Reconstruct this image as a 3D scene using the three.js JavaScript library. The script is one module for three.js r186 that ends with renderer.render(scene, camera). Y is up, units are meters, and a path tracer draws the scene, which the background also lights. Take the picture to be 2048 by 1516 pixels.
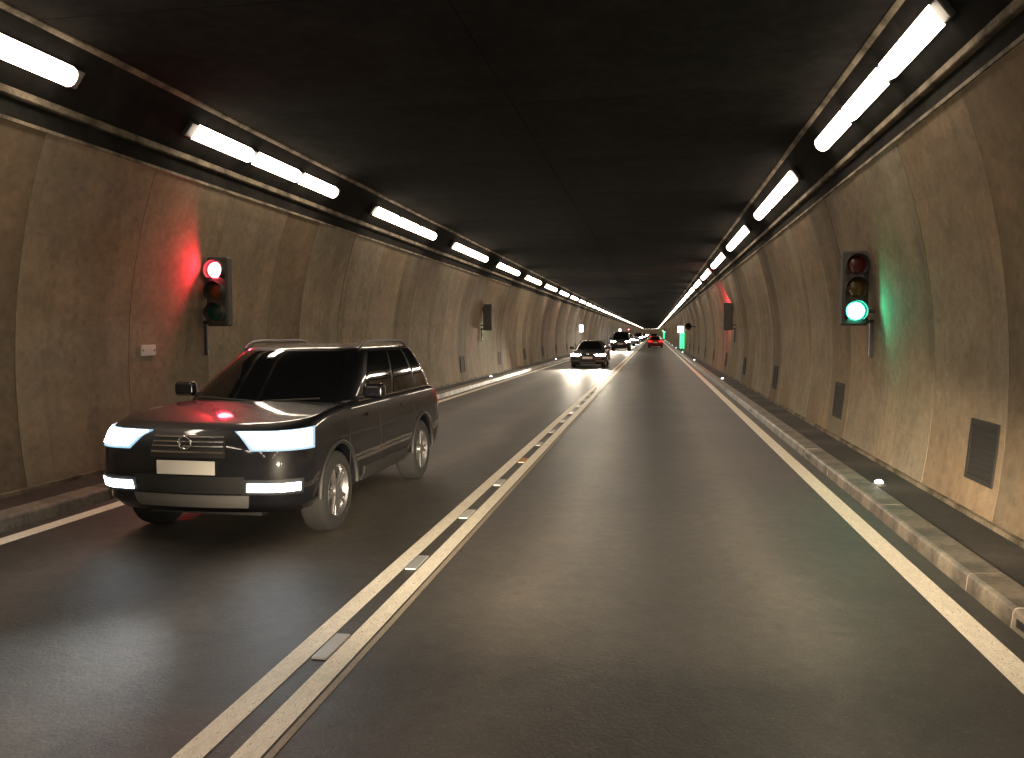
import * as THREE from 'three';
import { mergeGeometries, mergeVertices, toCreasedNormals } from 'three/addons/utils/BufferGeometryUtils.js';
import { RoundedBoxGeometry } from 'three/addons/geometries/RoundedBoxGeometry.js';
import { RectAreaLightUniformsLib } from 'three/addons/lights/RectAreaLightUniformsLib.js';
import { Brush, Evaluator, SUBTRACTION } from 'three-bvh-csg';

// ---------------------------------------------------------------- camera, sky, exposure
RectAreaLightUniformsLib.init();
const scene = new THREE.Scene();
const CAMX = 1.76, CAMY = 1.75;
const camera = new THREE.PerspectiveCamera(49.6, 2048 / 1516, 0.05, 1500);
camera.rotation.order = 'YXZ';
camera.position.set(CAMX, CAMY, 0);
camera.rotation.set(THREE.MathUtils.degToRad(-3.2), THREE.MathUtils.degToRad(9.8), 0);
const renderer = new THREE.WebGLRenderer({ antialias: true });
renderer.toneMapping = THREE.LinearToneMapping;
renderer.toneMappingExposure = 1.2;
renderer.shadowMap.enabled = true;
// Deep inside a closed road tunnel: no daylight gets in, the night outside is all but black.
scene.background = new THREE.Color().setRGB(0.0004, 0.0004, 0.0005);
const LAMP_COLOR = new THREE.Color().setRGB(1.0, 0.82, 0.63);
const LAMP_RADIANCE = 20;

// ---------------------------------------------------------------- helpers
function rng(seed) { let a = seed >>> 0; return () => { a = (a + 0x6D2B79F5) | 0; let t = Math.imul(a ^ (a >>> 15), 1 | a); t = (t + Math.imul(t ^ (t >>> 7), 61 | t)) ^ t; return ((t ^ (t >>> 14)) >>> 0) / 4294967296; }; }
const taken = {};
function numbered(name) { const k = taken[name] = (taken[name] ?? -1) + 1; return k ? `${name}_${String(k).padStart(3, '0')}` : name; }
function shade(m) { m.castShadow = true; m.receiveShadow = true; return m; }
function part(name, geometry, material, parent) { const m = shade(new THREE.Mesh(geometry, material)); m.name = name; parent.add(m); return m; }
function thing(name, label, category, group, x = 0, y = 0, z = 0, turn = 0) {
  const o = new THREE.Group(); o.name = numbered(name); scene.add(o); o.position.set(x, y, z); o.rotation.y = turn;
  o.userData.label = label; o.userData.category = category; if (group) o.userData.group = group; return o;
}
function structure(name, label, category) { const o = new THREE.Group(); o.name = numbered(name); scene.add(o); o.userData.kind = 'structure'; if (label) o.userData.label = label; if (category) o.userData.category = category; return o; }
const moved = (g, x, y, z) => g.clone().translate(x, y, z);
function rbox(w, h, d, r = 0.01, x = 0, y = 0, z = 0) { return new RoundedBoxGeometry(w, h, d, 2, Math.min(r, w / 2.05, h / 2.05, d / 2.05)).translate(x, y, z); }
function box(w, h, d, x = 0, y = 0, z = 0) { return new THREE.BoxGeometry(w, h, d).translate(x, y, z); }
const merge = list => mergeGeometries(list.map(g => { const n = g.index ? g.toNonIndexed() : g; for (const k of Object.keys(n.attributes)) if (!['position', 'normal', 'uv'].includes(k)) n.deleteAttribute(k); return n; }));

// tileable value noise for the computed textures
function lattice(seed) { const r = rng(seed), a = new Float32Array(65536); for (let i = 0; i < 65536; i++) a[i] = r(); return a; }
const LAT = lattice(7);
function vnoise(x, y, px, py) {
  const xi = Math.floor(x), yi = Math.floor(y), fx = x - xi, fy = y - yi, ux = fx * fx * (3 - 2 * fx), uy = fy * fy * (3 - 2 * fy);
  const X0 = ((xi % px) + px) % px, X1 = (X0 + 1) % px, Y0 = ((yi % py) + py) % py, Y1 = (Y0 + 1) % py;
  const h = (a, b) => LAT[(a * 131 + b * 7919 + px * 17 + py * 29) & 65535];
  return (h(X0, Y0) * (1 - ux) + h(X1, Y0) * ux) * (1 - uy) + (h(X0, Y1) * (1 - ux) + h(X1, Y1) * ux) * uy;
}
function fbm(u, v, px, py, oct) { let s = 0, a = 0.5, t = 0; for (let k = 0; k < oct; k++) { s += a * vnoise(u * px, v * py, px, py); t += a; a *= 0.55; px *= 2; py *= 2; } return s / t; }
function texture(w, h, fn, srgb = true) {
  const d = new Uint8Array(w * h * 4);
  for (let j = 0; j < h; j++) for (let i = 0; i < w; i++) {
    const c = fn(i / w, j / h), o = (j * w + i) * 4;
    d[o] = Math.max(0, Math.min(255, c[0])); d[o + 1] = Math.max(0, Math.min(255, c[1])); d[o + 2] = Math.max(0, Math.min(255, c[2])); d[o + 3] = 255;
  }
  const t = new THREE.DataTexture(d, w, h); t.magFilter = THREE.LinearFilter; t.minFilter = THREE.LinearMipmapLinearFilter; t.generateMipmaps = true;
  t.wrapS = t.wrapT = THREE.RepeatWrapping; if (srgb) t.colorSpace = THREE.SRGBColorSpace; t.needsUpdate = true; return t;
}
const rep = (t, a, b) => { const c = t.clone(); c.repeat.set(a, b); c.needsUpdate = true; return c; };
const sm = (a, b, x) => { const t = Math.max(0, Math.min(1, (x - a) / (b - a))); return t * t * (3 - 2 * t); };

// ---------------------------------------------------------------- textures and materials
// road: u across (7.8 m), v along (15.6 m). Worn wheel tracks, oil in mid lane, patches, grain.
const grainR = rng(11);
const asphaltMap = texture(1024, 2048, (u, v) => {
  const x = (u - 0.5) * 7.8, lane = Math.abs(Math.abs(x) - 1.8);           // distance from the lane's middle
  const wob = (fbm(u, v, 3, 6, 3) - 0.5) * 0.35;
  const track = Math.exp(-(((lane + wob) - 0.78) ** 2) / 0.09);
  const oil = Math.exp(-((lane + wob * 0.6) ** 2) / 0.06);
  const blot = fbm(u, v, 7, 12, 5), fine = fbm(u, v, 90, 180, 2), g = grainR();
  let k = 59 + track * 24 - oil * 13 + (blot - 0.5) * 24 + (fine - 0.5) * 16 + (g - 0.5) * 16;
  if (g > 0.99) k += 20;
  return [k * 1.04, k * 0.985, k * 0.90];
});
const grainB = rng(12);
const asphaltBump = texture(512, 512, (u, v) => { const k = 60 + fbm(u, v, 64, 64, 3) * 120 + grainB() * 70; return [k, k, k]; }, false);
const concreteBump = texture(512, 512, (u, v) => { const k = 90 + fbm(u, v, 12, 12, 5) * 110 + (vnoise(u * 128, v * 128, 128, 128) > 0.86 ? -40 : 0); return [k, k, k]; }, false);
const wallR = rng(21);
// wall lining: u along (8 m), v up (4 m). Run-down streaks, traffic grime, splash stains.
const wallMap = texture(1024, 1024, (u, v) => {
  const y = v * 4, wav = fbm(u, v, 5, 4, 4);
  const streak = fbm(u + (wav - 0.5) * 0.02, v, 60, 2, 4), wide = fbm(u, v, 12, 1, 3), cloud = fbm(u, v, 6, 4, 5), fine = fbm(u, v, 110, 60, 2);
  const run = Math.max(0, streak - 0.56) * 3.2;
  const splash = Math.max(0, fbm(u, v, 40, 20, 4) - 0.52) * 1.1;
  const pale = Math.max(0, fbm(u + 0.37, v, 14, 10, 4) - 0.6) * 2.6, pit = vnoise(u * 160, v * 80, 160, 80) > 0.9 ? 1 : 0, patch = fbm(u, v + 0.21, 3, 3, 2) > 0.6 ? 1 : 0;
  let k = 140 + (wide - 0.5) * 26 + (cloud - 0.5) * 36 + (fine - 0.5) * 20 - run * 12 - splash * 26 + pale * 22 - pit * 7 + patch * 4 + (wallR() - 0.5) * 14;
  const warm = 1 + (fbm(u, v, 4, 3, 3) - 0.5) * 0.10;
  return [k * 1.03 * warm, k * 0.935, k * 0.80 / warm];
});
const sootR = rng(31);
const sootMap = texture(512, 512, (u, v) => { const k = 35 + (fbm(u, v, 5, 5, 5) - 0.5) * 24 + (fbm(u, v, 40, 40, 2) - 0.5) * 9 + (sootR() - 0.5) * 6; return [k * 1.02, k, k * 0.95]; });
const paintR = rng(41);
const lineMap = texture(256, 1024, (u, v) => { const w = fbm(u, v, 6, 24, 4), f = fbm(u, v, 40, 160, 2); let k = 226 + (w - 0.5) * 40 + (f - 0.5) * 30 + (paintR() - 0.5) * 14; if (f > 0.72 && w > 0.5) k -= 70; return [k, k * 0.97, k * 0.90]; });
const stoneR = rng(51);
const kerbMap = texture(512, 512, (u, v) => { const c = fbm(u, v, 5, 5, 5), f = fbm(u, v, 70, 70, 2), d = Math.max(0, fbm(u, v, 9, 3, 4) - 0.5); let k = 122 + (c - 0.5) * 36 + (f - 0.5) * 34 - d * 120 + (stoneR() - 0.5) * 22; return [k * 1.03, k * 0.96, k * 0.85]; });

const std = o => new THREE.MeshStandardMaterial(o);
const lin = (r, g, b) => new THREE.Color().setRGB(r, g, b);
const M = {};
M.road = std({ map: rep(asphaltMap, 1 / 7.8, 1 / 15.6), bumpMap: rep(asphaltBump, 1 / 1.1, 1 / 1.1), bumpScale: 0.003, roughness: 0.56 });
M.walk = std({ map: rep(asphaltMap, 1 / 7.8, 1 / 15.6), color: lin(0.62, 0.58, 0.56), bumpMap: rep(asphaltBump, 1 / 0.8, 1 / 0.8), bumpScale: 0.003, roughness: 0.8 });
M.line = std({ map: rep(lineMap, 4, 0.4), color: lin(1.12, 1.1, 1.06), roughness: 0.6, bumpMap: rep(asphaltBump, 1, 1), bumpScale: 0.0015 });
M.oldLine = std({ map: rep(lineMap, 4, 0.4), color: lin(0.42, 0.38, 0.33), roughness: 0.7 });
const wallTones = [[0.90, 0.89, 0.87], [0.97, 0.96, 0.95], [0.87, 0.85, 0.82], [0.93, 0.90, 0.87]];
const matte = o => new THREE.MeshPhysicalMaterial({ specularIntensity: 0.15, ...o });          // dusty, light-swallowing concrete
M.wall = wallTones.map(t => matte({ map: rep(wallMap, 1 / 8, 1 / 4), color: lin(...t), roughness: 0.85, bumpMap: rep(concreteBump, 1 / 1.4, 1 / 1.4), bumpScale: 0.004 }));
M.wallStrip = matte({ map: rep(wallMap, 1 / 8, 1 / 4), color: lin(0.66, 0.63, 0.59), roughness: 0.85, bumpMap: rep(concreteBump, 1 / 1.4, 1 / 1.4), bumpScale: 0.004 });
M.backing = std({ color: lin(0.05, 0.045, 0.04), roughness: 0.95 });
M.ceiling = matte({ map: rep(sootMap, 1 / 5, 1 / 5), roughness: 1, specularIntensity: 0.05, bumpMap: rep(concreteBump, 1 / 1.6, 1 / 1.6), bumpScale: 0.004 });
M.ledge = matte({ map: rep(kerbMap, 1 / 2, 1 / 2), color: lin(0.95, 0.92, 0.86), roughness: 0.8 });
M.kerb = [[1, 1, 1], [0.93, 0.92, 0.9], [0.86, 0.85, 0.84]].map(t => std({ map: rep(kerbMap, 0.4, 0.4), color: lin(...t), roughness: 0.55, bumpMap: rep(concreteBump, 1.5, 1.5), bumpScale: 0.004 }));
M.black = std({ color: lin(0.012, 0.012, 0.013), roughness: 0.55 });
M.darkMetal = std({ color: lin(0.045, 0.045, 0.048), roughness: 0.5, metalness: 0.3 });
M.ventMetal = std({ color: lin(0.018, 0.016, 0.014), roughness: 0.9 });
M.signalBox = std({ color: lin(0.045, 0.04, 0.034), roughness: 0.7 });
M.greyMetal = std({ color: lin(0.22, 0.21, 0.2), roughness: 0.45, metalness: 0.7 });
M.lampHousing = std({ color: lin(0.10, 0.10, 0.10), roughness: 0.5, metalness: 0.4 });
const glow = (c, k, base) => std({ color: base || lin(0.6, 0.6, 0.6), roughness: 0.4, emissive: c, emissiveIntensity: k });
M.diffuser = glow(LAMP_COLOR, 9.0);
M.rubber = std({ color: lin(0.011, 0.011, 0.011), roughness: 0.9 });

// ---------------------------------------------------------------- the tunnel's line and cross-section
const MOD = 6.8;                                   // every fitting follows one 6.8 m module
const S0 = -34, S1 = 640, BEND = 430;
const bend = s => s < BEND ? 0 : -((s - BEND) ** 2) / (2 * 620);
function stations(s0, s1, step = 40) { const a = [s0]; for (let s = s0; s < s1 - 0.01;) { s = Math.min(s1, s + (s >= BEND - 1 ? 8 : Math.min(step, Math.max(0.5, BEND - s)))); a.push(s); } return a; }
// a profile [[x, y] ...] drawn along the tunnel; s runs away from the camera (z = -s); uv in metres
function drawn(profile, s0, s1, { step = 40, mirror = 1, uo = 0, caps = false, closed = false } = {}) {
  const st = stations(s0, s1, step), pos = [], nor = [], uv = [], p = closed ? [...profile, profile[0]] : profile;
  let v = 0;
  for (let i = 0; i + 1 < p.length; i++) {
    const [x0, y0] = p[i], [x1, y1] = p[i + 1], len = Math.hypot(x1 - x0, y1 - y0);
    for (let k = 0; k + 1 < st.length; k++) {
      const a = st[k], b = st[k + 1];
      const q = [[x0, y0, a, v], [x1, y1, a, v + len], [x1, y1, b, v + len], [x0, y0, b, v]];
      for (const j of mirror > 0 ? [0, 1, 2, 0, 2, 3] : [0, 2, 1, 0, 3, 2]) { const [x, y, s, w] = q[j]; pos.push(x * mirror + bend(s), y, -s); uv.push(s + uo, w); }
    }
    v += len;
  }
  if (caps) for (const [s, flip] of [[s0, 0], [s1, 1]]) {
    const tri = THREE.ShapeUtils.triangulateShape(profile.map(q => new THREE.Vector2(q[0], q[1])), []);
    for (const t of tri) for (const j of (flip !== (mirror < 0 ? 1 : 0)) ? [t[0], t[2], t[1]] : t) { const [x, y] = profile[j]; pos.push(x * mirror + bend(s), y, -s); uv.push(x, y); }
  }
  const g = new THREE.BufferGeometry();
  g.setAttribute('position', new THREE.Float32BufferAttribute(pos, 3)); g.setAttribute('uv', new THREE.Float32BufferAttribute(uv, 2));
  g.computeVertexNormals(); return g;
}
const wallX = y => { const t = (y - 0.14) / 3.61; return 4.56 + 0.62 * t - 0.96 * t * t; };   // bellied lining: 4.56 at the foot, 4.22 at the top
const wallPts = []; for (let k = 0; k <= 12; k++) { const y = 0.14 + 3.61 * k / 12; wallPts.push([wallX(y), y]); }
const wallBack = wallPts.map(([x, y]) => [x + 0.07, y]).reverse();
const wallSlope = y => Math.atan((wallX(y + 0.05) - wallX(y - 0.05)) / 0.1);                // lean of the lining at height y

// ---------------------------------------------------------------- road, kerbs, walkways
const road = structure('road');
part('road_surface', drawn([[-3.9, 0], [3.9, 0]], S0, S1, { step: 20 }), M.road, road);
{ // uv of the road runs across first
  const g = road.children[0].geometry, p = g.attributes.position, u = g.attributes.uv;
  for (let i = 0; i < p.count; i++) u.setXY(i, p.getX(i) - bend(-p.getZ(i)) + 3.9, -p.getZ(i));
}
function marking(name, x0, x1, y, mat, s0 = S0, s1 = S1) {
  const g = drawn([[x0, y], [x1, y]], s0, s1, { step: 20 }), p = g.attributes.position, u = g.attributes.uv;
  for (let i = 0; i < p.count; i++) u.setXY(i, p.getX(i) - bend(-p.getZ(i)), -p.getZ(i));
  const m = part(name, g, mat, road); return m;
}
marking('centre_line', -0.182, -0.055, 0.004, M.line);
marking('centre_line', 0.055, 0.178, 0.004, M.line);
marking('worn_line', 0.192, 0.228, 0.003, M.oldLine);
marking('edge_line', 3.54, 3.71, 0.004, M.line);
marking('edge_line', -3.71, -3.54, 0.004, M.line);

const kerbProfile = [[3.86, -0.05], [3.875, 0.10], [3.885, 0.118], [3.905, 0.126], [4.10, 0.132], [4.10, -0.05]];
const drainProfile = [[3.862, -0.05], [3.877, 0.10], [3.888, 0.115], [3.91, 0.122], [4.10, 0.13], [4.10, -0.05]];
function kerb(side, phase) {
  const o = structure(side > 0 ? 'kerb_right' : 'kerb_left');
  const r = rng(side > 0 ? 61 : 62), L = MOD / 6, gap = 0.004, near = 66;
  let s = phase - MOD * 3;
  const shared = [0, 1, 2].map(i => drawn(kerbProfile, 0, L - gap, { mirror: side, uo: i * 3.7, caps: true, closed: true }));
  const drain = drawn(drainProfile, 0, 0.42 - gap, { mirror: side, caps: true, closed: true });
  const shortStone = drawn(kerbProfile, 0, L - 0.42 - gap, { mirror: side, caps: true, closed: true });
  let k = 0;
  for (; s < near; s += L, k++) {
    const m = M.kerb[Math.floor(r() * 3)];
    if (k % 6 === 0) { const d = part('drain_block', drain, M.kerb[2], o); d.position.z = -s; part('drain_slot', box(0.05, 0.045, 0.30, side * 3.892, 0.055, -0.2), M.black, d); const q = part('kerbstone', shortStone, m, o); q.position.z = -(s + 0.42); }
    else { const q = part('kerbstone', shared[Math.floor(r() * 3)], m, o); q.position.set((r() - 0.5) * 0.004, (r() - 0.5) * 0.004, -s); }
  }
  const rest = []; for (; s < S1 - L; s += L) rest.push(drawn(kerbProfile, s, s + L - gap, { mirror: side, closed: true, uo: r() * 5 }));
  const q = part('kerbstones_beyond', mergeGeometries(rest), M.kerb[1], o); q.userData.kind = 'stuff';
}
kerb(1, 11.6); kerb(-1, 7.7);
for (const side of [1, -1]) {
  const o = structure(side > 0 ? 'walkway_right' : 'walkway_left');
  part('walkway_surface', drawn([[4.095, -0.05], [4.10, 0.120], [4.56, 0.126], [4.56, -0.05]], S0, S1, { mirror: side, step: 20 }), M.walk, o);
  part('wall_foot', drawn([[4.525, 0.12], [4.53, 0.165], [4.60, 0.175]], S0, S1, { mirror: side, step: 20 }), M.ledge, o);
}

// ---------------------------------------------------------------- walls: vent strip and three lining panels in each module
const wallRoots = {};
for (const side of [1, -1]) {
  const o = wallRoots[side] = structure(side > 0 ? 'wall_right' : 'wall_left');
  part('backing', drawn(wallPts.map(([x, y]) => [x + 0.012, y]), S0, S1, { mirror: side, step: 20 }), M.backing, o);
  const r = rng(side > 0 ? 71 : 72), gap = 0.008;
  const widths = [1.28, 1.84, 1.84, 1.84];
  const poly = [...wallPts, ...wallBack];
  const shared = widths.map((w, i) => [0, 1, 2, 3].map(j => drawn(poly, 0, w - gap, { mirror: side, uo: j * 2.13 + i * 5.1, caps: true, closed: true })));
  const phase = 26.5;
  let s = phase - MOD * 7;
  for (; s < 150; s += MOD) {
    let t = s;
    widths.forEach((w, i) => {
      const m = part(i ? 'wall_panel' : 'vent_strip_panel', shared[i][Math.floor(r() * 4)], i ? M.wall[Math.floor(r() * 4)] : M.wallStrip, o);
      m.position.set((r() - 0.5) * 0.008, 0, -t); t += w;
    });
  }
  const beyond = [], strips = [];
  for (; s < S1 - MOD; s += MOD) { strips.push(drawn(wallPts, s, s + 1.26, { mirror: side, uo: r() * 8 })); beyond.push(drawn(wallPts, s + 1.28, s + MOD - 0.02, { mirror: side, uo: r() * 8 })); }
  part('wall_panels_beyond', mergeGeometries(beyond), M.wall[1], o).userData.kind = 'stuff';
  part('vent_strips_beyond', mergeGeometries(strips), M.wallStrip, o).userData.kind = 'stuff';
}

// ---------------------------------------------------------------- ceiling: slabs, sloped fascia, cable band, ledge
const ceil = structure('ceiling');
{
  const L = MOD / 2, gap = 0.008, prof = [[0.004, 4.6], [0.004, 4.72], [3.86, 4.72], [3.86, 4.6]];
  const slab = { 1: drawn(prof, 0, L - gap, { mirror: 1, caps: true, closed: true }), [-1]: drawn(prof, 0, L - gap, { mirror: -1, caps: true, closed: true }) };
  const r = rng(81); let s = -20.4;
  for (; s < 85; s += L) for (const side of [1, -1]) { const m = part('ceiling_slab', slab[side], M.ceiling, ceil); m.position.set(0, (r() - 0.5) * 0.004, -s); }
  part('ceiling_slabs_beyond', drawn([[-3.86, 4.6], [3.86, 4.6]], s, S1, { step: 20 }), M.ceiling, ceil).userData.kind = 'stuff';
  part('ceiling_slabs_behind', drawn([[-3.86, 4.6], [3.86, 4.6]], S0, -20.4, { step: 20 }), M.ceiling, ceil).userData.kind = 'stuff';
  part('void_above', drawn([[-4.7, 4.9], [4.7, 4.9]], S0, S1, { step: 40 }), M.backing, ceil);
  for (const side of [1, -1]) {
    const f = structure(side > 0 ? 'ceiling_edge_right' : 'ceiling_edge_left');
    part('fascia', drawn([[4.30, 4.05], [4.20, 4.05], [3.80, 4.58], [3.80, 4.75], [4.7, 4.75]], S0, S1, { mirror: side, step: 20 }), M.ceiling, f);
    part('trim_strip', drawn([[3.82, 4.55], [3.795, 4.562], [3.77, 4.58], [3.77, 4.61], [3.82, 4.61]], S0, S1, { mirror: side, step: 20, closed: true }), M.ledge, f);
    part('ledge', drawn([[4.30, 3.975], [4.195, 3.975], [4.185, 3.985], [4.185, 4.045], [4.195, 4.055], [4.30, 4.055]], S0, S1, { mirror: side, step: 20, closed: true }), M.ledge, f);
    part('cable_band', drawn([[4.34, 3.74], [4.25, 3.77], [4.25, 3.98]], S0, S1, { mirror: side, step: 20 }), M.ceiling, f);
    part('wall_coping', drawn([[4.30, 3.74], [4.205, 3.74], [4.205, 3.775], [4.30, 3.775]], S0, S1, { mirror: side, step: 20, closed: true }), M.ledge, f);
    part('outer_shell', drawn([[4.30, 3.75], [4.75, 3.75], [4.75, 4.9]], S0, S1, { mirror: side, step: 20 }), M.backing, f);
  }
  const cap = structure('tunnel_end');
  for (const s of [S0, S1]) part('end_wall', box(11, 6, 0.3, bend(s), 2.3, -s - Math.sign(s) * 0.15), M.backing, cap);
}

// ---------------------------------------------------------------- luminaires on the sloped fascia
{
  const seg = 1.58, len = 4.86;
  const domeShape = new THREE.Shape(); domeShape.moveTo(-0.085, 0); domeShape.bezierCurveTo(-0.085, 0.085, 0.085, 0.085, 0.085, 0); domeShape.lineTo(-0.085, 0);
  const dome = new THREE.ExtrudeGeometry(domeShape, { depth: seg - 0.24, bevelEnabled: true, bevelSize: 0.018, bevelThickness: 0.03, bevelSegments: 2, curveSegments: 8 }).translate(0, 0, -(seg - 0.24) / 2);
  const housing = rbox(0.20, 0.06, len, 0.015, 0, 0.03, 0), clip = rbox(0.19, 0.075, 0.03, 0.008, 0, 0.06, 0);
  const th = Math.PI - Math.asin(0.8);
  for (const side of [1, -1]) for (let k = -4; k < 88; k++) {
    const s = (side > 0 ? 7.0 : 9.5) + MOD * k + len / 2;
    if (s > 600) break;
    const n = [-0.45 * side, -0.893];
    const o = thing('tunnel_luminaire', side > 0 ? 'long white strip luminaire on the ceiling edge above the green signal wall' : 'long white strip luminaire on the ceiling edge above the red signal wall', 'tunnel lamp', side > 0 ? 'luminaires above the wall with the green signal' : 'luminaires above the wall with the red signal', 4.0 * side + bend(s), 4.315, -s);
    o.rotation.z = th * side;
    part('housing', housing, M.lampHousing, o);
    for (const j of [-1, 0, 1]) part('diffuser', dome, M.diffuser, o).position.set(0, 0.062, j * seg);
    for (const j of [-2, 2]) if (s < 60) part('mounting_clip', clip, M.lampHousing, o).position.z = j * seg * 0.5 * 0.5 * 2;
    const one = s > 45;
    for (const j of [-1, 0, 1]) {
      if (one && j) continue;
      const L = new THREE.RectAreaLight(LAMP_COLOR, LAMP_RADIANCE * (one ? 3 : 1), seg - 0.22, 0.13);
      o.add(L); L.position.set(0, 0.165, j * seg);
      o.updateMatrixWorld(true);
      const w = L.getWorldPosition(new THREE.Vector3()); L.lookAt(w.x + n[0], w.y + n[1], w.z);
    }
  }
}

// ---------------------------------------------------------------- small fittings
// supply-air vents low on the walls
{
  const fr = merge([rbox(0.03, 0.05, 0.62, 0.006, 0, 0.25, 0), rbox(0.03, 0.05, 0.62, 0.006, 0, -0.25, 0), rbox(0.03, 0.46, 0.05, 0.006, 0, 0, 0.285), rbox(0.03, 0.46, 0.05, 0.006, 0, 0, -0.285)]);
  const back = box(0.012, 0.47, 0.54), slat = box(0.026, 0.012, 0.52).rotateZ(0.6);
  for (const side of [1, -1]) for (let k = -4; k < 14; k++) {
    const s = k === -3 && side > 0 ? 7.8 : 27.1 + MOD * k; if (s < -1) continue;
    const y = 0.70, o = thing('supply_air_vent', side > 0 ? 'dark louvred air vent low on the wall with the green signal' : 'dark louvred air vent low on the wall with the red signal', 'air vent', side > 0 ? 'vents low on the green signal wall' : 'vents low on the red signal wall', side * (wallX(y) - 0.004), y, -s);
    o.rotation.z = -side * wallSlope(y);
    part('frame', fr, M.ventMetal, o); part('recess', back, M.ventMetal, o);
    if (s < 60) for (let j = 0; j < 9; j++) part('louvre_slat', slat, M.ventMetal, o).position.set(0, -0.2 + j * 0.05, 0);
  }
}
// studs between the centre lines
{
  const r = rng(91), mats = [lin(0.44, 0.42, 0.38), lin(0.38, 0.37, 0.35), lin(0.33, 0.34, 0.34)].map(c => std({ color: c, roughness: 0.45 }));
  const orange = std({ color: lin(0.5, 0.22, 0.05), roughness: 0.5 });
  const body = rbox(0.088, 0.014, 0.36, 0.006, 0, 0.006, 0), lens = box(0.07, 0.006, 0.006, 0, 0.007, 0.179);
  const lensM = std({ color: lin(0.75, 0.75, 0.72), roughness: 0.15 });
  for (let k = -1; k < 80; k++) {
    const s = 4.25 + 1.7 * k, special = k === 4;
    const o = thing('road_stud', special ? 'orange stained reflector stud between the double centre lines' : 'pale raised reflector stud between the double centre lines', 'road stud', special ? undefined : 'studs between the double centre lines', (r() - 0.5) * 0.01, 0, -s);
    part('stud_body', body, special ? orange : mats[Math.floor(r() * 3)], o);
    if (s < 40) part('stud_lens', lens, lensM, o);
  }
}
// guide lights along the walkway edge
{
  const cup = new THREE.LatheGeometry([[0.001, 0], [0.075, 0], [0.075, 0.012], [0.05, 0.03], [0.001, 0.032]].map(p => new THREE.Vector2(...p)), 20);
  const dome = new THREE.SphereGeometry(0.045, 14, 8, 0, 6.2832, 0, 1.5708).scale(1, 0.8, 1);
  const led = glow(lin(0.85, 0.92, 1.0), 7);
  for (const side of [1, -1]) for (let k = 0; k < 16; k++) {
    const o = thing('guide_light', side > 0 ? 'small white guide light on the walkway edge below the green signal wall' : 'small white guide light on the walkway edge below the red signal wall', 'guide light', side > 0 ? 'guide lights below the green signal wall' : 'guide lights below the red signal wall', side * 4.15, 0.120, -(9.25 + 20.4 * k));
    part('base', cup, M.greyMetal, o); part('led_dome', dome, led, o).position.y = 0.03;
  }
}
// wall signals with three lenses; turn = 0 faces the camera's way of travel
const lensGeo = new THREE.SphereGeometry(0.135, 20, 8, 0, 6.2832, 0, 1.1).rotateX(Math.PI / 2).scale(1, 1, 0.35).translate(0, 0, -0.02);
const coreGeo = new THREE.SphereGeometry(0.115, 18, 8, 0, 6.2832, 0, 1.2).rotateX(Math.PI / 2).scale(1, 1, 0.45).translate(0, 0, -0.003);
const visorGeo = (() => { const a = new THREE.CylinderGeometry(0.142, 0.142, 0.11, 24, 1, true, -Math.PI * 0.78, Math.PI * 1.56).rotateX(Math.PI / 2), b = new THREE.CylinderGeometry(0.137, 0.137, 0.11, 24, 1, true, -Math.PI * 0.78, Math.PI * 1.56).rotateX(Math.PI / 2); const g = merge([a, b]); g.rotateZ(Math.PI).translate(0, 0, 0.055); return g; })();
const dim = { red: std({ color: lin(0.06, 0.006, 0.006), roughness: 0.25 }), amber: std({ color: lin(0.07, 0.035, 0.004), roughness: 0.25 }), green: std({ color: lin(0.004, 0.05, 0.03), roughness: 0.25 }) };
const lit = { red: glow(lin(1, 0.012, 0.03), 5), amber: glow(lin(1, 0.5, 0.05), 6), green: glow(lin(0.0, 1, 0.52), 3) };
const hot = { red: glow(lin(1, 0.10, 0.13), 24), green: glow(lin(0.10, 1, 0.72), 22) };
const cast = { red: lin(1, 0.02, 0.06), green: lin(0.02, 1, 0.5) };
function signal(side, s, on, facing, label, power) {
  const y = 2.34, x = side * 4.36;
  const o = thing('wall_signal', label, 'traffic signal', undefined, x + bend(s), y, -s, facing > 0 ? 0 : Math.PI);
  part('housing', rbox(0.33, 0.98, 0.17, 0.03, 0, 0, -0.085), M.signalBox, o);
  const w = (wallX(y) - 4.36 + 0.02) * side * facing, c = (w + 0.14 * side * facing) / 2;
  for (const dy of [-0.3, 0.3]) part('wall_bracket', rbox(Math.abs(w) - 0.14 + 0.02, 0.05, 0.05, 0.008, c, dy, -0.09), M.darkMetal, o);
  [['red', 0.30], ['amber', 0], ['green', -0.30]].forEach(([c, dy]) => {
    const l = part('lens', lensGeo, on === c ? lit[c] : dim[c], o); l.position.set(0, dy, 0.004);
    if (on === c) { const h = part('lamp_core', coreGeo, hot[c], l); h.position.z = 0.012; }
    part('visor', visorGeo, M.signalBox, o).position.set(0, dy, 0);
    if (on === c && power) { const L = new THREE.SpotLight(cast[c], power, 0, facing > 0 ? 1.3 : 0.6, facing > 0 ? 0.3 : 0.8, 2); L.position.set(0, dy, 0.16); L.target.position.set(0, dy, 2); L.shadow.radius = 3; L.castShadow = true; o.add(L, L.target); }
  });
  part('cable_conduit', merge([rbox(0.05, 0.5, 0.05, 0.01, c * 1.2, -0.66, -0.1), rbox(0.12, 0.05, 0.05, 0.01, c * 1.2 - 0.03 * Math.sign(c), -0.44, -0.1)]), M.darkMetal, o);
  return o;
}
signal(-1, 10.8, 'red', 1, 'wall signal showing red above the black car', 3.4);
signal(1, 11.4, 'green', 1, 'wall signal showing green below a small pale marker plate', 0.9);
signal(-1, 30.2, 'green', -1, 'black back of a wall signal with a conduit below, above the oncoming traffic', 1);
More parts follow.
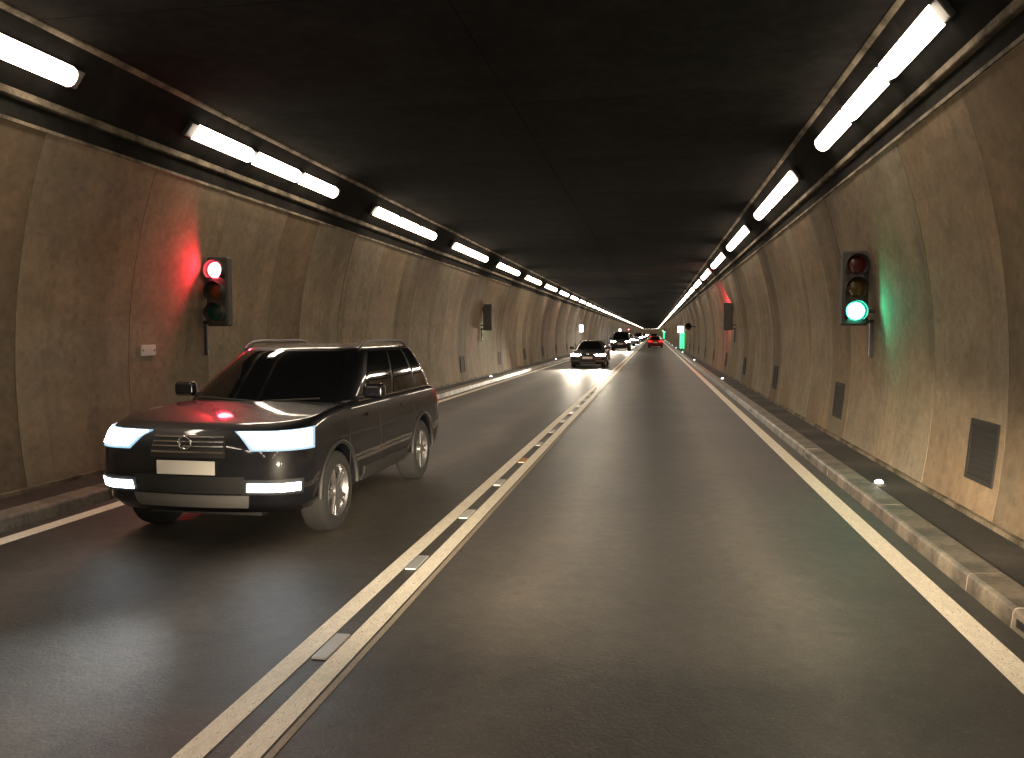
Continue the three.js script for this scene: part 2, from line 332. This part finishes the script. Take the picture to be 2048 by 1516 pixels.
signal(1, 30.2, 'red', -1, 'black back of a wall signal throwing red light on the wall beyond', 200);
signal(-1, 205, 'red', 1, 'distant wall signal showing red over the line of headlights', 10);
signal(1, 212, 'green', 1, 'distant wall signal showing green beside the far shelter', 6);
// reflector plates on the walls
function plate(side, s, y, h, w, label, m) {
  const o = thing('wall_plate', label, 'marker plate', undefined, side * (wallX(y) - 0.012), y, -s); o.rotation.z = -side * wallSlope(y);
  part('plate', rbox(0.02, h, w, 0.004), m, o); for (const dz of [-1, 1]) part('bolt', new THREE.CylinderGeometry(0.012, 0.012, 0.01, 8).rotateZ(Math.PI / 2).translate(-side * 0.012, 0, dz * w * 0.4), M.greyMetal, o);
}
const plateM = std({ color: lin(0.55, 0.53, 0.48), roughness: 0.35 });
plate(1, 12.0, 2.66, 0.13, 0.42, 'small pale marker plate above the green signal', plateM);
plate(-1, 9.6, 1.53, 0.14, 0.30, 'small pale marker plate below the red signal', plateM);

// ---------------------------------------------------------------- vehicles
const paint = (r, g, b) => new THREE.MeshPhysicalMaterial({ color: lin(r, g, b), roughness: 0.45, metalness: 0, specularIntensity: 0.5, clearcoat: 1, clearcoatRoughness: 0.06 });
const carM = {
  glass: new THREE.MeshPhysicalMaterial({ color: lin(0.006, 0.007, 0.008), roughness: 0.05, clearcoat: 1, clearcoatRoughness: 0.03 }),
  trim: std({ color: lin(0.015, 0.015, 0.016), roughness: 0.6 }), chrome: std({ color: lin(0.75, 0.75, 0.76), roughness: 0.16, metalness: 1 }),
  silver: std({ color: lin(0.24, 0.235, 0.23), roughness: 0.4, metalness: 0.6 }), rim: std({ color: lin(0.35, 0.35, 0.36), roughness: 0.3, metalness: 0.9 }),
  plate: std({ color: lin(0.72, 0.70, 0.64), roughness: 0.4 }), lampGlass: std({ color: lin(0.10, 0.10, 0.11), roughness: 0.1, metalness: 0.4 }), lampGlassLit: glow(lin(0.30, 0.55, 0.75), 0.9, lin(0.1, 0.1, 0.1)),
  lampCool: glow(lin(0.78, 0.90, 1.0), 30), lampWarm: glow(lin(1.0, 0.88, 0.70), 130), lampSide: glow(lin(0.85, 0.93, 1.0), 12),
  tail: glow(lin(1, 0.02, 0.02), 1.5, lin(0.3, 0.01, 0.01)), tailOff: std({ color: lin(0.12, 0.004, 0.004), roughness: 0.2 }),
};
// rounded plan outline, points matched by index between heights: right side, front, left side, rear
const NS = 26, NC = 8, NF = 16;
function outline(W, zf, zr, rf, rr, bow) {
  const p = [], front = x => zf - bow * (x / W) ** 2, L = (a, b, t) => a + (b - a) * t;
  const zc = front(W - rf) - rf;
  for (let i = 0; i < NS; i++) p.push([W, L(zr + rr, zc, i / NS)]);
  for (let i = 0; i < NC; i++) { const a = i / NC * Math.PI / 2; p.push([W - rf + rf * Math.cos(a), zc + rf * Math.sin(a)]); }
  for (let i = 0; i < NF; i++) { const x = L(W - rf, -(W - rf), i / NF); p.push([x, front(x)]); }
  for (let i = 0; i < NC; i++) { const a = Math.PI / 2 + i / NC * Math.PI / 2; p.push([-(W - rf) + rf * Math.cos(a), zc + rf * Math.sin(a)]); }
  for (let i = 0; i < NS; i++) p.push([-W, L(zc, zr + rr, i / NS)]);
  for (let i = 0; i < NC; i++) { const a = Math.PI + i / NC * Math.PI / 2; p.push([-(W - rr) + rr * Math.cos(a), zr + rr + rr * Math.sin(a)]); }
  for (let i = 0; i < NF; i++) p.push([L(-(W - rr), W - rr, i / NF), zr]);
  for (let i = 0; i < NC; i++) { const a = Math.PI * 1.5 + i / NC * Math.PI / 2; p.push([W - rr + rr * Math.cos(a), zr + rr + rr * Math.sin(a)]); }
  return p;
}
const NP = 2 * NS + 4 * NC + 2 * NF;
const IDX = { side: 0, frontCorner: NS, front: NS + NC, frontCorner2: NS + NC + NF, side2: NS + 2 * NC + NF, rearCorner2: 2 * NS + 2 * NC + NF, rear: 2 * NS + 3 * NC + NF, rearCorner: 2 * NS + 3 * NC + 2 * NF };
function skin(rows) {                                             // closed solid from rows of points (bottom row and top row capped at their middles)
  const pos = [], uv = [], idx = [];
  rows.forEach((r, j) => r.forEach((q, i) => { pos.push(...q); uv.push(i / NP, j / rows.length); }));
  for (let j = 0; j + 1 < rows.length; j++) for (let i = 0; i < NP; i++) { const a = j * NP + i, b = j * NP + (i + 1) % NP, c = a + NP, d = b + NP; idx.push(a, c, b, b, c, d); }
  const mid = r => r.reduce((s, q) => [s[0] + q[0] / NP, s[1] + q[1] / NP, s[2] + q[2] / NP], [0, 0, 0]);
  pos.push(...mid(rows[0]), ...mid(rows[rows.length - 1])); uv.push(0, 0, 1, 1);
  const A = rows.length * NP, B = A + 1, T = (rows.length - 1) * NP;
  for (let i = 0; i < NP; i++) { idx.push(A, i, (i + 1) % NP); idx.push(B, T + (i + 1) % NP, T + i); }
  const g = new THREE.BufferGeometry(); g.setAttribute('position', new THREE.Float32BufferAttribute(pos, 3)); g.setAttribute('uv', new THREE.Float32BufferAttribute(uv, 2)); g.setIndex(idx); g.computeVertexNormals(); return g;
}
function makeBodyRows(p) {
  const rows = p.levels.map(([y, W, zf, zr, bow]) => outline(W, zf, zr, p.rf, p.rr, bow ?? p.bow).map(([x, z]) => [x, y + (y > p.dropFrom ? (p.shoulder(z) - p.levels[p.levels.length - 1][0]) * ((y - p.dropFrom) / (p.levels[p.levels.length - 1][0] - p.dropFrom)) : 0), z]));
  const top = rows[rows.length - 1], zm = (p.levels[0][2] + p.levels[0][3]) / 2;
  for (const k of [0.97, 0.9, 0.75, 0.5, 0.22]) rows.push(top.map(([x, y, z]) => { const Z = zm + (z - zm) * (1 - (1 - k) * 0.9), X = x * k; return [X, p.shoulder(Z) + p.crown * (1 - k * k), Z]; }));
  return rows;
}
function makeCabinRows(p) {
  const rows = p.cabin.map(([y, W, zf, zr]) => outline(W, zf, zr, p.crf, p.crr, p.cbow).map(([x, z]) => [x, y, z]));
  const top = rows[rows.length - 1], y0 = p.cabin[p.cabin.length - 1][0], zm = (p.cabin[p.cabin.length - 1][2] + p.cabin[p.cabin.length - 1][3]) / 2;
  for (const [k, dy] of [[0.975, 0.022], [0.92, 0.04], [0.75, 0.06], [0.45, 0.075], [0.2, 0.08]]) rows.push(top.map(([x, y, z]) => [x * k, y0 + dy * p.roofCrown, zm + (z - zm) * k]));
  return rows;
}
// a patch of a skin between row fractions and outline positions, lifted off it
function patch(rows, i0, i1, j0, j1, lift, ni = 10, nj = 5, thick = 0.012) {
  const at = (i, j) => { const J = Math.min(Math.floor(j), rows.length - 2), fj = j - J, I = Math.floor(i), fi = i - I, w = n => ((n % NP) + NP) % NP; const a = rows[J][w(I)], b = rows[J][w(I + 1)], c = rows[J + 1][w(I)], d = rows[J + 1][w(I + 1)]; return new THREE.Vector3(...[0, 1, 2].map(k => (a[k] * (1 - fi) + b[k] * fi) * (1 - fj) + (c[k] * (1 - fi) + d[k] * fi) * fj)); };
  const f = (i, j, h) => { const e = 0.35, du = at(i + e, j).sub(at(i - e, j)), dv = at(i, Math.min(j + 0.2, rows.length - 1.01)).sub(at(i, Math.max(0, j - 0.2))); const n = dv.cross(du).normalize(); return at(i, j).addScaledVector(n, h); };
  const pos = [], uv = [], idx = [];
  for (const h of [lift, lift - thick]) for (let j = 0; j <= nj; j++) for (let i = 0; i <= ni; i++) { const tj = j / nj; const a = typeof i0 === 'function' ? i0(tj) : i0, b = typeof i1 === 'function' ? i1(tj) : i1; pos.push(...f(a + (b - a) * i / ni, j0 + (j1 - j0) * tj, h)); uv.push(i / ni, tj); }
  const N = (ni + 1) * (nj + 1), id = (i, j, l) => l * N + j * (ni + 1) + i;
  for (let j = 0; j < nj; j++) for (let i = 0; i < ni; i++) { const a = id(i, j, 0), b = id(i + 1, j, 0), c = id(i, j + 1, 0), d = id(i + 1, j + 1, 0); idx.push(a, c, b, b, c, d); idx.push(a + N, b + N, c + N, b + N, d + N, c + N); }
  const rim = (a, b) => idx.push(a, b, a + N, b, b + N, a + N);
  for (let i = 0; i < ni; i++) { rim(id(i, 0, 0), id(i + 1, 0, 0)); rim(id(i + 1, nj, 0), id(i, nj, 0)); }
  for (let j = 0; j < nj; j++) { rim(id(0, j + 1, 0), id(0, j, 0)); rim(id(ni, j, 0), id(ni, j + 1, 0)); }
  let g = new THREE.BufferGeometry(); g.setAttribute('position', new THREE.Float32BufferAttribute(pos, 3)); g.setAttribute('uv', new THREE.Float32BufferAttribute(uv, 2)); g.setIndex(idx); g = toCreasedNormals(g, 0.7); return g;
}
const evaluator = new Evaluator(); evaluator.attributes = ['position', 'normal', 'uv']; evaluator.useGroups = false;
const wheelCache = {};
function wheelGeo(R, w) {
  const key = R + '_' + w; if (wheelCache[key]) return wheelCache[key];
  const tyre = new THREE.LatheGeometry([[R * 0.66, -w / 2], [R * 0.86, -w / 2 - 0.006], [R * 0.97, -w / 2 + 0.02], [R, -w / 2 + 0.05], [R, w / 2 - 0.05], [R * 0.97, w / 2 - 0.02], [R * 0.86, w / 2 + 0.006], [R * 0.66, w / 2]].map(q => new THREE.Vector2(...q)), 40).rotateZ(-Math.PI / 2);
  const bits = [new THREE.LatheGeometry([[R * 0.60, w * 0.30], [R * 0.665, w / 2 - 0.005], [R * 0.69, w / 2 + 0.004], [R * 0.67, w / 2 - 0.03], [R * 0.62, -w / 2]].map(q => new THREE.Vector2(...q)), 40).rotateZ(-Math.PI / 2)];
  for (let k = 0; k < 10; k++) { const a = Math.floor(k / 2) * Math.PI * 0.4 + (k % 2 ? 0.14 : -0.14); bits.push(rbox(0.03, R * 0.60, 0.036, 0.008, w * 0.36, R * 0.33, 0).rotateX(a)); }
  bits.push(new THREE.CylinderGeometry(R * 0.17, R * 0.19, 0.05, 20).rotateZ(-Math.PI / 2).translate(w * 0.36, 0, 0));
  const disc = new THREE.CylinderGeometry(R * 0.52, R * 0.52, 0.03, 28).rotateZ(-Math.PI / 2).translate(w * 0.12, 0, 0);
  return wheelCache[key] = { tyre, rim: merge(bits), disc };
}
const carTypes = {
  suv: { rf: 0.34, rr: 0.22, bow: 0.13, crown: 0.03, dropFrom: 0.90, wheelR: 0.355, wheelW: 0.235, axles: [1.36, -1.30], track: 0.80,
    levels: [[0.30, 0.84, 2.14, -2.10], [0.39, 0.90, 2.22, -2.18], [0.54, 0.925, 2.26, -2.22], [0.68, 0.93, 2.26, -2.22], [0.82, 0.925, 2.25, -2.20], [0.94, 0.91, 2.21, -2.17], [1.05, 0.885, 2.14, -2.14], [1.10, 0.85, 2.04, -2.08]],
    shoulder: z => z > 1.0 ? 1.09 - 0.09 * ((z - 1.0) / 1.1) ** 1.6 : 1.09, crf: 0.30, crr: 0.22, cbow: 0.16, roofCrown: 0.9,
    cabin: [[1.06, 0.845, 1.12, -2.08], [1.12, 0.835, 1.02, -2.06], [1.26, 0.80, 0.80, -2.0], [1.40, 0.745, 0.57, -1.92], [1.52, 0.69, 0.38, -1.85], [1.565, 0.655, 0.28, -1.81]] },
  saloon: { rf: 0.40, rr: 0.28, bow: 0.16, crown: 0.03, dropFrom: 0.55, wheelR: 0.315, wheelW: 0.21, axles: [1.33, -1.32], track: 0.76,
    levels: [[0.18, 0.80, 2.08, -2.12], [0.25, 0.85, 2.17, -2.20], [0.38, 0.885, 2.22, -2.25], [0.52, 0.89, 2.21, -2.25], [0.64, 0.885, 2.17, -2.23], [0.74, 0.87, 2.10, -2.20], [0.84, 0.845, 2.0, -2.16], [0.89, 0.81, 1.86, -2.08]],
    shoulder: z => z > 0.9 ? 0.88 - 0.17 * ((z - 0.9) / 1.1) ** 1.4 : z < -1.5 ? 0.9 : 0.88, crf: 0.36, crr: 0.3, cbow: 0.18, roofCrown: 0.9,
    cabin: [[0.86, 0.80, 1.05, -1.75], [0.92, 0.785, 0.92, -1.68], [1.05, 0.735, 0.62, -1.5], [1.17, 0.67, 0.36, -1.28], [1.26, 0.61, 0.16, -1.08], [1.295, 0.575, 0.06, -1.0]] },
};
carTypes.van = { ...carTypes.suv, rf: 0.28, rr: 0.1, bow: 0.10, shoulder: z => z > 1.35 ? 1.12 - 0.16 * ((z - 1.35) / 0.8) ** 1.4 : 1.12, wheelR: 0.34,
  levels: carTypes.suv.levels.map(([y, W, a, b], i) => [y + (i > 5 ? 0.07 : 0), W + 0.02, a, b - 0.12]), crf: 0.22, crr: 0.1, cbow: 0.12,
  cabin: [[1.10, 0.87, 1.42, -2.24], [1.18, 0.86, 1.33, -2.23], [1.40, 0.83, 1.08, -2.21], [1.62, 0.79, 0.84, -2.18], [1.78, 0.75, 0.68, -2.15], [1.83, 0.72, 0.6, -2.12]] };
const bodyCache = {};
function carGeo(type) {
  if (bodyCache[type]) return bodyCache[type];
  const p = carTypes[type], rows = makeBodyRows(p), cab = makeCabinRows(p);
  let body = new Brush(skin(rows)); body.updateMatrixWorld();
  for (const z of p.axles) {
    const cut = new Brush(new THREE.CylinderGeometry(p.wheelR + 0.055, p.wheelR + 0.055, 2.4, 40).rotateZ(Math.PI / 2)); cut.position.set(0, p.wheelR + 0.01, z); cut.updateMatrixWorld();
    body = evaluator.evaluate(body, cut, SUBTRACTION); body.updateMatrixWorld();
  }
  const core = new THREE.BoxGeometry(1.0, 0.5, p.levels[3][2] - p.levels[3][3] - 0.5).translate(0, 0.5, 0);   // the floor pan between the arches
  return bodyCache[type] = { p, rows, cab, body: body.geometry, cabin: skin(cab), core };
}
// x, s: middle of the car; facing +1 = towards the camera
function car(type, x, s, facing, color, label, group, o = {}) {
  const { p, rows, cab, body, cabin, core } = carGeo(type), C = o.detail ?? 1;
  const t = thing(o.name || 'car', label, o.category || 'car', group, x, 0.002, -s, facing > 0 ? 0 : Math.PI);
  const shell = part('body', body, color, t); part('floor_pan', core, carM.trim, t);
  const roof = part('cabin', cabin, color, t);
  const nl = p.levels.length - 1, nc = p.cabin.length - 1;
  // glass
  const side = (i0, i1) => patch(cab, i0, i1, 0.75, nc - 0.35, 0.006, 8, 5);
  part('windscreen', patch(cab, IDX.front - 3, IDX.frontCorner2 + 3, 0.6, nc - 0.1, 0.006, 18, 6), carM.glass, t);
  part('rear_window', patch(cab, IDX.rear - 2, IDX.rearCorner + 2, 1.2, nc - 0.2, 0.006, 14, 5), carM.glass, t);
  for (const [a, q] of [[0, 1], [IDX.side2, -1]]) {
    const at = u => q > 0 ? a + NS * u : a + NS * (1 - u);
    for (const [u0, u1] of [[0.03, 0.20], [0.24, 0.55], [0.585, 0.95]]) { const lo = Math.min(at(u0), at(u1)), hi = Math.max(at(u0), at(u1)); part('side_window', side(lo, hi), carM.glass, t); }
    if (C) part('window_trim', patch(cab, Math.min(at(0.01), at(0.99)), Math.max(at(0.01), at(0.99)), 0.42, 0.66, 0.012, 16, 1), carM.chrome, t);
  }
  // front
  const hl = o.lamps === 'cool' ? carM.lampCool : carM.lampWarm, on = o.lamps !== 'off';
  for (const q of [1, -1]) {
    const c = q > 0 ? IDX.frontCorner : IDX.frontCorner2, in_ = q > 0 ? [c + 0.6, t => c + NC + 0.8 + 2.0 * t] : [t => c - 0.8 - 2.0 * t, c + NC - 0.6];
    const h = part('headlight', patch(rows, in_[0], in_[1], 3.95, 5.7, 0.010, 10, 4, 0.02), o.lamps === 'cool' ? carM.lampGlassLit : carM.lampGlass, t);
    const e = q > 0 ? [c + 1.3, t => c + NC + 0.5 + 1.8 * t] : [t => c - 0.5 - 1.8 * t, c + NC - 1.3];
    part('lamp_unit', patch(rows, e[0], e[1], 4.15, 5.5, 0.016, 8, 3, 0.012), on ? hl : carM.silver, h);
    if (C) { const f = q > 0 ? [c + 3.0, c + NC + 1.2] : [c - 1.2, c + NC - 3.0]; const b = part('fog_lamp', patch(rows, f[0] - 0.5, f[1] + 0.5, 1.5, 2.35, 0.008, 8, 3), carM.trim, t); part('lamp_strip', patch(rows, f[0], f[1], 1.68, 2.12, 0.016, 8, 1), on && o.fog ? carM.lampSide : carM.silver, b); }
    const rc = q > 0 ? IDX.rearCorner : IDX.rearCorner2;
    part('tail_light', patch(rows, q > 0 ? rc - 3 : rc + 1, q > 0 ? rc + NC - 1 : rc + NC + 3, 4.2, 5.9, 0.012, 8, 4), o.tail ? carM.tail : carM.tailOff, t);
    // mirrors
    const mz = p.cabin[1][2] - 0.40, my = p.cabin[1][0] + 0.07, mr = part('mirror', rbox(0.22, 0.15, 0.10, 0.045, q * (p.cabin[1][1] + 0.16), my, mz), color, t);
    part('mirror_arm', rbox(0.14, 0.04, 0.05, 0.012, q * (p.cabin[1][1] + 0.04), my - 0.055, mz - 0.01), carM.trim, mr);
  }
  const f0 = IDX.front, mid = f0 + NF / 2;
  const gr = part('grille', patch(rows, f0 + 3.6, f0 + NF - 3.6, 3.55, 5.2, 0.008, 12, 4), carM.trim, t);
  if (C) for (const j of [3.82, 4.18, 4.54, 4.90]) part('grille_bar', patch(rows, f0 + 3.8, f0 + NF - 3.8, j, j + 0.10, 0.020, 12, 1), carM.chrome, gr);
  part('lower_intake', patch(rows, f0 + 1.5, f0 + NF - 1.5, 1.55, 2.5, 0.006, 12, 3), carM.trim, t);
  if (C) part('skid_plate', patch(rows, f0 + 1, f0 + NF - 1, 0.6, 1.45, 0.012, 12, 3), carM.silver, t);
  const zp = p.levels[3][2];
  part('number_plate', rbox(0.50, 0.11, 0.014, 0.004, 0, p.levels[3][0], zp + 0.012), carM.plate, t);
  part('rear_plate', rbox(0.50, 0.11, 0.014, 0.004, 0, p.levels[4][0], p.levels[4][3] - 0.014), carM.plate, t);
  part('emblem', new THREE.TorusGeometry(0.05, 0.009, 8, 24).translate(0, p.levels[4][0] + 0.06, zp + 0.016), carM.chrome, gr);
  // wheels
  const W = wheelGeo(p.wheelR, p.wheelW);
  for (const z of p.axles) for (const q of [1, -1]) {
    const w = new THREE.Group(); w.name = 'wheel'; t.add(w); w.position.set(q * p.track, p.wheelR, z); w.rotation.y = q > 0 ? 0 : Math.PI; w.rotation.x = 0.3 * z;
    part('tyre', W.tyre, M.rubber, w); part('rim', W.rim, carM.rim, w); part('brake_disc', W.disc, M.darkMetal, w);
    if (C) part('arch_trim', new THREE.TorusGeometry(p.wheelR + 0.072, 0.024, 6, 30, Math.PI).rotateY(Math.PI / 2).translate(q * (p.levels[3][1] - 0.004), p.wheelR + 0.01, z), carM.trim, t);
  }
  if (C) {
    for (const q of [1, -1]) {
      const yy = p.cabin[nc][0] + 0.045, xx = p.cabin[nc][1] - 0.02, zf = p.cabin[nc][2] - 0.22, zr = p.cabin[nc][3] + 0.22;
      part('roof_rail', new THREE.TubeGeometry(new THREE.CatmullRomCurve3([[xx, yy - 0.03, zf], [xx, yy + 0.03, zf - 0.14], [xx - 0.01, yy + 0.045, (zf + zr) / 2], [xx, yy + 0.03, zr + 0.14], [xx, yy - 0.03, zr]].map(v => new THREE.Vector3(v[0] * q, v[1], v[2]))), 30, 0.016, 8), carM.silver, t);
      const a = q > 0 ? 0 : IDX.side2, at = u => q > 0 ? a + NS * u : a + NS * (1 - u);
      for (const u of [0.26, 0.575, 0.80]) { part('door_gap', patch(rows, at(u) - 0.035, at(u) + 0.035, 1.4, nl - 0.2, 0.002, 1, 8, 0.004), M.black, t); }
      for (const u of [0.33, 0.63]) part('door_handle', patch(rows, Math.min(at(u), at(u + 0.055)), Math.max(at(u), at(u + 0.055)), 5.1, 5.35, 0.03, 5, 2, 0.02), color, t);
      part('sill_trim', patch(rows, Math.min(at(0.33), at(0.70)), Math.max(at(0.33), at(0.70)), 0.3, 1.5, 0.012, 10, 3), carM.trim, t);
    }
    for (const q of [-1, 1]) part('wiper', rbox(0.62, 0.015, 0.018, 0.005).rotateZ(0.06 * q).translate(q * 0.30, p.cabin[1][0] + 0.005, p.cabin[1][2] + 0.012), carM.trim, t);
  }
  // the light that leaves the headlights: a low beam each
  if (on && o.beam) for (const q of [1, -1]) {
    const L = new THREE.SpotLight(o.lamps === 'cool' ? lin(0.8, 0.9, 1) : lin(1, 0.86, 0.66), o.beam, 0, 0.45, 0.8, 2);
    L.position.set(q * 0.66, p.levels[4][0] + 0.06, p.levels[4][2] + 0.05); L.target.position.set(q * 0.66 - 1.2, -0.9, 14); L.shadow.radius = 3; L.castShadow = true; t.add(L, L.target);
  }
  // slit lamps: a shield above and one below cut the beam to a flat band, as in a projector headlamp
  if (o.slit) for (const q of [1, -1]) {
    const y0 = p.levels[4][0] + 0.03, z0 = p.levels[4][2] + 0.03, d = 0.12, unit = part('projector', merge([rbox(0.5, 0.22, 0.004, 0.001, q * 0.6, y0 + d * Math.tan(0.03) + 0.11, z0 + d), rbox(0.5, 0.22, 0.004, 0.001, q * 0.6, y0 - d * Math.tan(0.15) - 0.11, z0 + d)]), carM.trim, t);
    unit.userData.label = 'dark headlamp shield with a level slit';
    const L = new THREE.SpotLight(lin(1, 0.80, 0.56), o.slit, 0, 0.66, 1, 2); L.position.set(q * 0.6, y0, z0); L.target.position.set(q * 0.6, y0 - 0.3, 12); L.shadow.radius = 0.6; L.castShadow = true; t.add(L, L.target);
  }
  return t;
}
const black = paint(0.004, 0.0045, 0.007), darkGrey = paint(0.03, 0.03, 0.032), white = paint(0.5, 0.5, 0.49), redPaint = paint(0.16, 0.008, 0.008), silverP = paint(0.25, 0.25, 0.26), blue = paint(0.02, 0.03, 0.08);
car('suv', -1.90, 5.95 + 2.26, 1, black, 'glossy black car with cold white headlights passing in the oncoming lane', undefined, { lamps: 'cool', fog: true, beam: 40 });
car('saloon', -1.5, 43.2, 1, darkGrey, 'dark low car with dazzling warm headlights following the black car', undefined, { lamps: 'warm', beam: 150 });
car('van', -1.5, 84, 1, darkGrey, 'tall dark van second behind the black car', undefined, { name: 'van', category: 'van', lamps: 'warm', beam: 150, detail: 0 });
[[112, 'suv', white], [134, 'saloon', silverP], [160, 'suv', blue], [192, 'van', white], [230, 'saloon', black], [275, 'suv', silverP], [330, 'saloon', white], [395, 'suv', darkGrey]].forEach(([s, ty, c], i) => car(ty, -1.7 + (i % 3) * 0.15, s, 1, c, 'far oncoming vehicle with lit headlights in the queue behind the van', 'queue of oncoming headlights', { lamps: i % 3 === 1 ? 'cool' : 'warm', beam: i < 4 ? 50 : 0, detail: 0 }));
car('saloon', 1.95, 102, -1, redPaint, 'red car with lit tail lights driving away toward the far shelter', undefined, { lamps: 'off', tail: true });
car('suv', 1.8, 190, -1, darkGrey, 'far vehicle with red tail lights beyond the red car', 'far vehicles ahead', { name: 'car', lamps: 'off', tail: true, detail: 0 });
car('saloon', 1.8, 260, -1, silverP, 'far vehicle with red tail lights beyond the red car', 'far vehicles ahead', { name: 'car', lamps: 'off', tail: true, detail: 0 });

// the car that carries the camera: it stays below the frame, but its headlamps light the road, kerbs and lower walls
car('saloon', 1.8, -0.92, -1, darkGrey, 'dark car whose low beams light the lane beside the green signal', undefined, { lamps: 'warm', slit: 420 });

// ---------------------------------------------------------------- shelter doors with green light columns, lit signs
const greenTube = glow(lin(0.0, 1.0, 0.33), 1.6), whiteFace = glow(lin(1.0, 1.0, 0.92), 3.2), greenFace = glow(lin(0.15, 0.85, 0.25), 1.1);
function shelter(s, label) {
  const x = wallX(1.2), o = thing('shelter_door', label, 'emergency exit', undefined, x, 0.13, -s);
  part('door_frame', rbox(0.16, 2.3, 1.7, 0.02, 0, 1.15, 0), M.greyMetal, o);
  part('door_leaf', rbox(0.06, 2.05, 1.2, 0.01, -0.07, 1.05, -0.1), std({ color: lin(0.06, 0.20, 0.10), roughness: 0.4 }), o);
  const c = part('light_column', rbox(0.5, 1.66, 0.10, 0.02, -0.28, 0.93, 0.9), M.darkMetal, o);
  for (const dx of [-0.15, 0, 0.15]) part('green_tube', new THREE.CapsuleGeometry(0.055, 1.42, 4, 12).translate(-0.28 + dx, 0.93, 0.96), greenTube, c);
  const L = new THREE.RectAreaLight(lin(0.0, 1.0, 0.33), 2, 0.42, 1.5); L.position.set(-0.28, 0.93, 1.03); L.rotation.y = Math.PI; o.add(L);
}
shelter(80, 'shelter door with bright green light column beyond the loudspeaker horn');
shelter(222, 'far shelter door with green light column beyond the red car');
function litSign(side, s, y, w, h, face, label, extra) {
  const o = thing('lit_sign', label, 'lit sign', undefined, side * (wallX(y) - w / 2 - 0.09), y, -s);
  part('sign_box', rbox(w + 0.06, h + 0.06, 0.16, 0.02, 0, 0, -0.085), M.darkMetal, o); part('sign_face', rbox(w, h, 0.02, 0.006, 0, 0, 0.004), face, o);
  part('wall_arm', rbox(0.14, 0.06, 0.06, 0.01, side * (w / 2 + 0.08), 0, -0.08), M.darkMetal, o);
  if (extra) part('side_face', rbox(0.02, h * 0.9, 0.5, 0.006, side * (w / 2 + 0.02), 0, -0.3), extra, o);
  const L = new THREE.RectAreaLight(face.emissive, 2, w, h); L.position.set(0, 0, 0.03); L.rotation.y = Math.PI; o.add(L);
}
litSign(-1, 70, 2.15, 0.34, 0.62, whiteFace, 'bright white lit sign on the wall beyond the black signal back');
litSign(1, 79, 2.1, 0.56, 0.62, whiteFace, 'bright white and green lit sign above the green light column', greenFace);
litSign(-1, 150, 2.3, 0.4, 0.5, whiteFace, 'far white lit sign above the queue of headlights');
litSign(1, 221, 2.3, 0.6, 0.5, greenFace, 'far green lit sign above the far shelter door');
{ // loudspeaker horn on the right wall
  const y = 2.2, o = thing('loudspeaker_horn', 'black loudspeaker horn on the wall before the green light column', 'loudspeaker', undefined, wallX(y) - 0.32, y, -58);
  part('horn', new THREE.LatheGeometry([[0.05, 0], [0.09, 0.12], [0.2, 0.34], [0.26, 0.42], [0.25, 0.42], [0.19, 0.33], [0.08, 0.12], [0.001, 0.02]].map(p => new THREE.Vector2(...p)), 24).rotateX(Math.PI / 2).rotateY(-0.5), M.black, o);
  part('bracket', rbox(0.38, 0.06, 0.06, 0.01, 0.15, 0, 0), M.darkMetal, o);
}

renderer.render(scene, camera);
